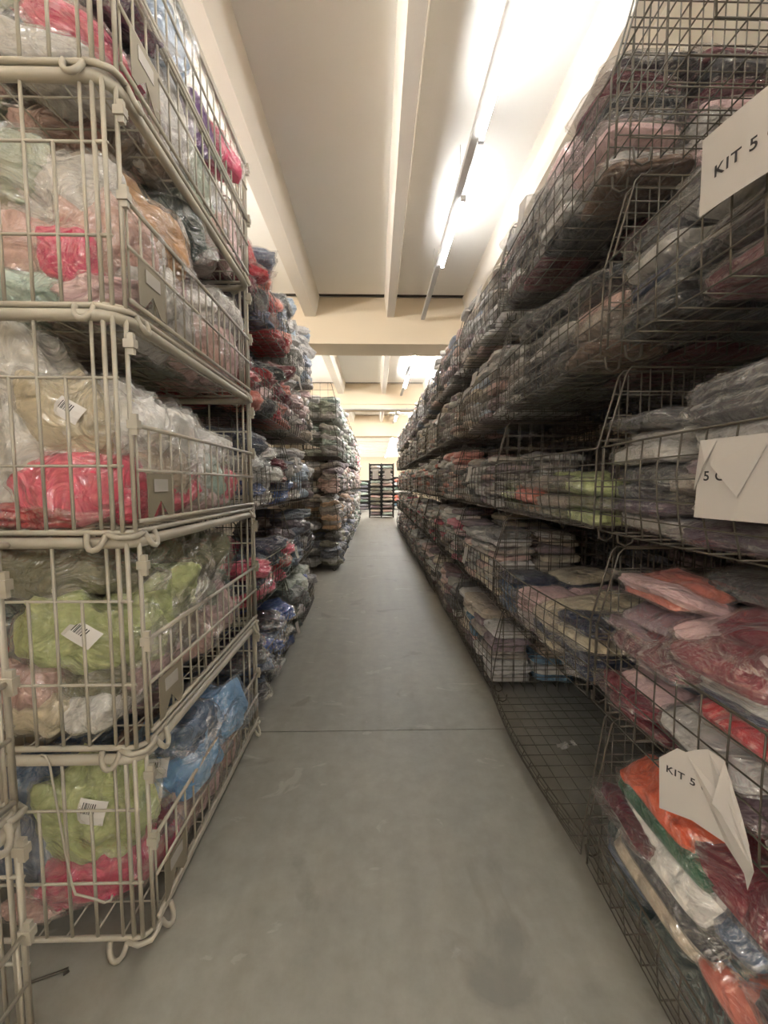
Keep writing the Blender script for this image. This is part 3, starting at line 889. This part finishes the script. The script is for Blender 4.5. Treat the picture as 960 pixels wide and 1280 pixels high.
# packs slid to the front of the lowest note-hung basket
for c, x, y_, z, dx, dy, dz, tl in (('orange', .975, 1.20, .49, .17, .38, .075, -28), ('bottle green', .925, 1.16, .46, .10, .40, .06, -34), ('white', .895, 1.13, .40, .12, .40, .05, -38),
                                    ('charcoal', .885, 1.08, .355, .12, .38, .05, -40), ('beige', .875, 1.12, .29, .10, .36, .045, -45), ('dark red', 1.07, .93, .50, .34, .36, .09, -14), ('salmon', .905, .80, .30, .14, .30, .06, -40)):
    add('pack', c, (x, y_, z), (dx, dy, dz), (0, R(tl), 0), 'lowest basket, note-hung wire stack', 'R')
for c, x, y_, z, dx, dy, dz, tl in (('salmon', 1.00, 1.27, 1.19, .22, .28, .075, -8), ('charcoal', 1.20, 1.05, 1.25, .34, .36, .08, -5), ('maroon', .93, 1.16, 1.05, .26, .34, .06, -24), ('pale pink', 1.02, .98, 1.13, .30, .34, .06, -14),
                                    ('red', .96, .84, .99, .26, .32, .055, -22)):
    add('pack', c, (x, y_, z), (dx, dy, dz), (0, R(tl), 0), 'second basket, note-hung wire stack', 'R')

# ---- row added behind the shaded stacks to make their backs look dark
DARKP = ['charcoal', 'navy', 'maroon', 'mauve', 'taupe', 'brown', 'plum']  # dark garment colours stand in for the deep shade back there
for i, (y0, xf, d) in enumerate(RIGHT[:8]):
    for k in range(5):
        wire_basket(k, -1, xf + 2 * BD + .06, y0, WZ[k], '%s stack of the added row behind' % ORD[i], False)
        for q in range(3):
            z = WZ[k] + .02
            while z < WZ[k] + .5:
                t = rng.uniform(.06, .09)
                add('pack', pick(DARKP), (xf + BD + .24 + rng.uniform(-.02, .02), y0 + .22 + q * .4, z + t / 2), (.36, .39, t * 1.15), (0, 0, R(rng.uniform(-6, 6))), 'added row behind', 'R', False)
                z += t

# ------------------------------------------------------------------ which garments show largest
def item_matrix(it):
    return Matrix.LocRotScale(it['loc'], it['rot'].to_quaternion(), it['dims'])
V = []; F = []; owner = []
base = 0
for n, it in enumerate(ITEMS):
    it['M'] = item_matrix(it)
    p = BAG[it['style'], it['s'], 'lo']
    m = np.array(it['M'])
    w = p @ m[:3, :3].T + m[:3, 3]
    it['lo'] = w
    V.append(w); F += [tuple(base + a for a in f) for f in LOF]; owner += [n] * len(LOF)
    base += len(w)
allv = np.concatenate(V).tolist()
bvh = BVHTree.FromPolygons(allv, F)
count = np.zeros(len(ITEMS), int)
mw = cam.matrix_basis
o = mw.translation
STEP = 5
for py in range(2, 1280, STEP):
    for px in range(2, 960, STEP):
        d = mw.to_3x3() @ Vector(((px - 480) / FPX, -(py - 640) / FPX, -1))
        hit = bvh.ray_cast(o, d.normalized(), 30)
        if hit[2] is not None: count[owner[hit[2]]] += 1
picked = set()
from collections import defaultdict
BYW = defaultdict(list)
for n, it in enumerate(ITEMS): BYW[it['where']].append(n)
def above(n):
    a = ITEMS[n]['loc']; best = None; bd = 9
    for m in BYW[ITEMS[n]['where']]:
        d = ITEMS[m]['loc'] - a
        if m != n and .02 < d.z < .16 and abs(d.x) < .16 and abs(d.y) < .16 and d.length < bd: best, bd = m, d.length
    return best
for st in ('L', 'R'):
    ids = sorted([n for n, it in enumerate(ITEMS) if it['row'] == st and count[n] > 0], key=lambda n: -count[n])[:300]
    picked |= set(ids)
LABS = []
for n, it in enumerate(ITEMS):
    if n in picked:
        film = it['film'] and count[n] >= 6
        style = it['style']
        me = GM[style, it['s'], 'cloth' if film else 'coat']
        ob = link('bagged_garment' if style == 'lump' else 'folded_garment_pack', me)
        ob.matrix_basis = it['M']
        ob.color = LIN[it['c']]
        kind = 'bag' if style == 'lump' else 'pack'
        ab = above(n)
        rel = 'under a %s one' % ITEMS[ab]['c'] if ab is not None else 'on top'
        if it['label']: rel = 'with barcode sticker'
        LABS.append((ob, n, kind, rel))
        tag(ob, '%s %s %s, %s' % (it['c'], kind, rel, it['where']), 'garment', 'bagged garments in the lit row' if it['row'] == 'L' else 'folded packs in the shaded row')
        if film:
            link('plastic_bag', GM[style, it['s'], 'film'], ob)
        if it['label']:
            link('barcode_label', LABELM[it['s']], ob)
def around(n):
    a = ITEMS[n]['loc']; out = []
    for m in BYW[ITEMS[n]['where']]:
        if m == n: continue
        d = ITEMS[m]['loc'] - a
        if d.length < .42:
            w_ = 'over' if d.z < -.045 and abs(d.x) + abs(d.y) < .25 else 'under' if d.z > .045 and abs(d.x) + abs(d.y) < .25 else 'beside'
            out.append((d.length, '%s a %s one' % (w_, ITEMS[m]['c'])))
    return [t for _, t in sorted(out)]
used = set()
for ob, n, kind, rel in LABS:
    it = ITEMS[n]
    for alt in [rel] + around(n):
        lab = '%s %s %s, %s' % (it['c'], kind, alt, it['where'])
        if lab not in used: break
    else:
        lab = '%s %s %s, %s' % (it['c'], kind, rel, it['where'])
    used.add(lab); ob['label'] = lab
for st, nm, lab in (('L', 'bagged_garment_mass', 'mass of rumpled clear bags of clothing filling the lit row of baskets'),
                    ('R', 'folded_pack_mass', 'mass of folded clothing packs filling the shaded row of baskets')):
    vv = []; ff = []; cc = []; b0 = 0
    for n, it in enumerate(ITEMS):
        if it['row'] != st or n in picked: continue
        vv.append(it['lo']); ff += [tuple(b0 + a for a in f) for f in LOF]; b0 += len(it['lo'])
        cc.append(np.tile(np.array(LIN[it['c']]), (len(it['lo']), 1)))
    if not vv: continue
    me = bpy.data.meshes.new(nm)
    me.from_pydata(np.concatenate(vv).tolist(), [], ff)
    at = me.color_attributes.new('tint', 'FLOAT_COLOR', 'POINT')
    at.data.foreach_set('color', np.concatenate(cc).astype(np.float32).ravel())
    me.polygons.foreach_set('use_smooth', [True] * len(me.polygons))
    me.materials.append(MAT['bagged_mass'])
    tag(link(nm, me), lab, 'clothing', kind='stuff')
print('ITEMS', len(ITEMS), 'picked', len(picked), 'seen', int((count > 0).sum()), 'L', sum(1 for n in picked if ITEMS[n]['row'] == 'L'))

# ------------------------------------------------------------------ printed notes
def uvz(u):
    return u
def sheet(name, O, ang, polys, label, flaps=(), text=None, tpos=(0, 0), tsize=.03, bend=lambda u, v: 0.0, group='printed notes on the front wires'):
    """paper in the plane spanned by U (horizontal, towards the entrance) and z"""
    O = Vector(O); U = Vector((math.sin(ang), -math.cos(ang), 0)); Zv = Vector((0, 0, 1)); N = U.cross(Zv).normalized()
    if N.x > 0: N = -N
    P = lambda u, v, h=0.0: U * u + Zv * v + N * (h + bend(u, v))
    root = link(name, None, loc=O)
    tag(root, label, 'note', group)
    def slab(nm, pts, h, mat):
        # ear-free polygon: fan of thin faces with a back side 0.6 mm behind
        b = MB(); n = len(pts)
        b.v = [tuple(P(u, v, h if len(q) == 0 else q[0])) for u, v, *q in pts] + [tuple(P(u, v, (h if len(q) == 0 else q[0]) - .0006)) for u, v, *q in pts]
        b.f = [tuple(range(n)), tuple(reversed(range(n, 2 * n)))] + [(k, (k + 1) % n, n + (k + 1) % n, n + k) for k in range(n)]
        return part(nm, b, mat, root)
    for pts in polys: slab('sheet', pts, 0, 'paper')
    for pts in flaps: slab('folded_corner', pts, .006, 'paper')
    if text:
        cu = bpy.data.curves.new('txt', 'FONT'); cu.body = text; cu.size = tsize; cu.space_character = 1.12; cu.offset = tsize * .018
        to = bpy.data.objects.new('txt', cu); col.objects.link(to)
        dg = bpy.context.evaluated_depsgraph_get()
        me = bpy.data.meshes.new_from_object(to.evaluated_get(dg))
        bpy.data.objects.remove(to)
        for v in me.vertices:
            v.co = P(tpos[0] + v.co.x, tpos[1] + v.co.y, .0012)
        me.materials.clear(); me.materials.append(MAT['ink'])
        link('lettering', me, root)
    return root
def rect(w, h, n=6):
    return [[(w * i / n, 0), (w * (i + 1) / n, 0), (w * (i + 1) / n, h), (w * i / n, h)] for i in range(n)]
sheet('printed_note', (.742, .93, 2.150), R(14), rect(.285, .165), 'white note reading KIT 5 on the fourth basket of the note-hung stack', text='KIT 5 C', tpos=(.030, .062), tsize=.034,
      bend=lambda u, v: .006 * math.sin(u * 14) + .01 * v)
sheet('printed_note', (.748, .905, 1.462), R(7), [[(0, 0), (.24, 0), (.24, .178), (.05, .178), (.008, .178)]], 'white note with folded corners on the third basket of the note-hung stack',
      flaps=[[(.008, .178, .002), (.048, .176, .002), (.030, .125, .012), (.0, .062, .004)], [(.048, .177, .002), (.16, .178, .002), (.10, .05, .006), (.040, .12, .008)]], text='5 C', tpos=(.019, .086), tsize=.030)
sheet('printed_note', (.722, .93, .715), R(32), [[(0, 0), (.068, .018), (.131, .012), (.169, -.022, .012), (.18, -.041, .03), (.186, .001, .02), (.173, .043, .01), (.157, .09), (.121, .201), (.091, .211), (.067, .195), (.048, .178), (.031, .178), (-.006, .131)]],
      'curled white note reading KIT 5 over the lowest basket of the note-hung stack',
      flaps=[[(.121, .203, .001), (.158, .092, .002), (.174, .043, .010), (.157, .060, .012), (.108, .098, .016)]], text='KIT 5 C', tpos=(.010, .106), tsize=.0245)

# small paper tags clipped to other baskets
for x, y_, z, w_, h_, lab in ((.775, 2.14, 2.80, .075, .16, 'blank paper tag on the top basket over the empty one'),
                          (.765, 2.95, 2.78, .09, .13, 'blank paper tag on the top basket, first stack past empty basket'),
                          (.765, 3.36, 2.50, .09, .11, 'low blank paper tag under the top basket, first stack past empty basket'),
                          (.765, 3.05, 2.23, .11, .10, 'blank paper tag on the fourth basket, first stack past empty basket'),
                          (.765, 3.16, 1.50, .08, .12, 'blank paper tag on the third basket, first stack past empty basket'),
                          (.765, 3.25, .82, .08, .13, 'blank paper tag on the second basket, first stack past empty basket'),
                          (-.745, 3.66, 1.60, .07, .12, 'blank paper tag on third basket, wire stack adjoining gated stack'),
                          (-.745, 3.58, .80, .07, .11, 'blank paper tag on second basket, wire stack adjoining gated stack'),
                          (-.745, 3.58, .09, .07, .11, 'blank paper tag on lowest basket, wire stack adjoining gated stack'),
                          (-.745, 3.86, 2.38, .07, .13, 'blank paper tag on fourth basket, second stack past gated stack')):
    s_ = 1 if x > 0 else -1
    b = MB()
    o_ = -s_
    b.v = [(0, -w_ / 2, 0), (o_ * .012, w_ / 2, .0), (o_ * .02, w_ / 2 - .01, -h_ * .5), (o_ * .012, -w_ / 2 - .005, -h_ * .5), (o_ * .035, w_ / 2 - .004, -h_), (o_ * .03, -w_ / 2, -h_)]
    b.v += [(vx - o_ * .0007, vy, vz) for vx, vy, vz in b.v]
    b.f = [(0, 1, 2, 3), (3, 2, 4, 5), (9, 8, 7, 6), (11, 10, 8, 9), (0, 6, 7, 1), (1, 7, 8, 2), (2, 8, 10, 4), (4, 10, 11, 5), (5, 11, 9, 3), (3, 9, 6, 0)]
    b.v = [(vx, vy, vz + h_) for vx, vy, vz in b.v]
    t = link('paper_tag', b.mesh('paper_tag', MAT['paper']), loc=(x, y_, z + .06))
    tag(t, lab, 'paper tag', 'paper tags clipped to the wire baskets')

# ------------------------------------------------------------------ odds and ends
b = MB().path([(0, 0, .006), (.03, .012, .005), (.075, .028, .005), (.10, .038, .006), (.108, .030, .007), (.098, .022, .006)], .0042, 6)
tag(link('wire_hook', b.mesh('wire_hook', MAT['wire'], True), loc=(-1.08, 1.12, 0)), 'bent wire hook lying on the floor by the gated stack', 'hook')
b = MB().path([(.0, .0, .0), (.006, -.012, .012), (.022, -.014, .010), (.03, -.012, -.02), (.045, -.012, -.16), (.06, -.012, -.30), (.075, -.012, -.42), (.085, -.012, -.455), (.11, -.012, -.462), (.15, -.012, -.475), (.175, -.012, -.487), (.195, -.012, -.478), (.20, -.012, -.462)], .0036, 6)
tag(link('wire_hook', b.mesh('wire_hook', MAT['beige_steel'], True), loc=(-1.045, 1.192, .69)), 'long bent wire hook hanging from the second basket of the gated stack', 'hook')
for i, (x, y_, r_, a, lab) in enumerate(((1.05, 2.08, .035, .4, 'larger torn scrap of clear wrap in the empty basket'), (1.12, 2.11, .022, 1.7, 'small torn scrap of clear wrap in the empty basket'))):
    b = MB(); rs = np.random.RandomState(i)
    n = 6
    for j in range(n + 1):
        for k in range(n + 1):
            b.v.append(((j / n - .5) * r_ * 2 + rs.uniform(-.2, .2) * r_ * .5, (k / n - .5) * r_ * 1.2 + rs.uniform(-.2, .2) * r_ * .5, abs(rs.uniform(.0, .5)) * r_ + .002))
    b.f = [(j * (n + 1) + k, (j + 1) * (n + 1) + k, (j + 1) * (n + 1) + k + 1, j * (n + 1) + k + 1) for j in range(n) for k in range(n)]
    t = link('plastic_scrap', b.mesh('plastic_scrap', MAT['paper']), loc=(x, y_, WZ[0] + .018), rot=(0, 0, a))
    tag(t, lab, 'scrap')

# ------------------------------------------------------------------ racks in the cross hall
FCOL = ['pale grey', 'salmon', 'mint', 'olive', 'beige', 'rose', 'cream', 'slate blue', 'white', 'tan', 'bottle green', 'orange', 'teal blue', 'navy']
def rack(x, y_, bays, w_, h_, shelves, label, notes=False, dep=.6, seedv=0, pal=FCOL, what='rack'):
    rr = random.Random(seedv)
    root = tag(link('storage_rack', None, loc=(x, y_, 0)), label, 'rack')
    W = bays * w_
    for i in range(bays + 1):
        for yy in (0, dep):
            part('upright', MB().box(i * w_ - .02, yy - .02, 0, i * w_ + .02, yy + .02, h_), 'black_steel', root)
    part('back_sheet', MB().box(0, dep + .02, .05, W, dep + .03, h_), 'black_steel', root)
    for k in range(shelves):
        z = .08 + (h_ - .15) * k / shelves
        for i in range(bays):
            part('shelf', MB().box(i * w_ + .02, 0, z, (i + 1) * w_ - .02, dep, z + .025), 'black_steel', root)
            gap = (h_ - .15) / shelves
            for r2 in range(2):
                t = gap * .42
                ob = link('folded_garment_pack', GM['pack', rr.randrange(NS), 'coat'])
                c = rr.choice(pal)
                ob.location = (x + (i + .5) * w_, y_ + .24, z + .028 + t * (r2 + .5)); ob.scale = (w_ * .86, .5, t * .98)
                ob.rotation_euler = (0, 0, rr.choice((0, math.pi)))
                ob.color = LIN[c]
                tag(ob, '%s pack %s on shelf %s, column %s of %s' % (c, ('under another', 'uppermost')[r2], ['one', 'two', 'three', 'four', 'five', 'six', 'seven', 'eight'][k], ['one', 'two', 'three'][i], what), 'garment', 'folded packs on the hall racks')
    if notes:
        for i in range(bays):
            t = link('paper_sign', MB().box(0, 0, 0, .26, .003, .40).mesh('paper_sign', MAT['paper']), loc=(x + (i + .5) * w_ - .13, y_ - .028, h_ - .72))
            tag(t, 'white paper sign on column %s of the double black rack' % ['one', 'two'][i], 'sign', 'paper signs on the rack')
    return root
rack(-.30, 17.9, 2, .55, 2.48, 7, 'double black rack of folded packs standing in the hall at the aisle end', notes=True, seedv=3, what='double rack', pal=['pale grey', 'beige', 'mauve', 'taupe', 'mint', 'silver grey', 'olive', 'dusty pink'])
rack(-1.45, 22.0, 1, 1.1, 1.75, 4, 'low black rack with green and blue packs behind the double rack', seedv=5, pal=['bottle green', 'navy', 'plum', 'brown', 'mint'], what='low rack')
rack(.95, 22.0, 1, 1.1, 1.95, 4, 'low black rack with teal and orange packs behind the double rack', seedv=6, pal=['teal blue', 'mint', 'orange', 'white', 'bottle green'], what='teal rack')
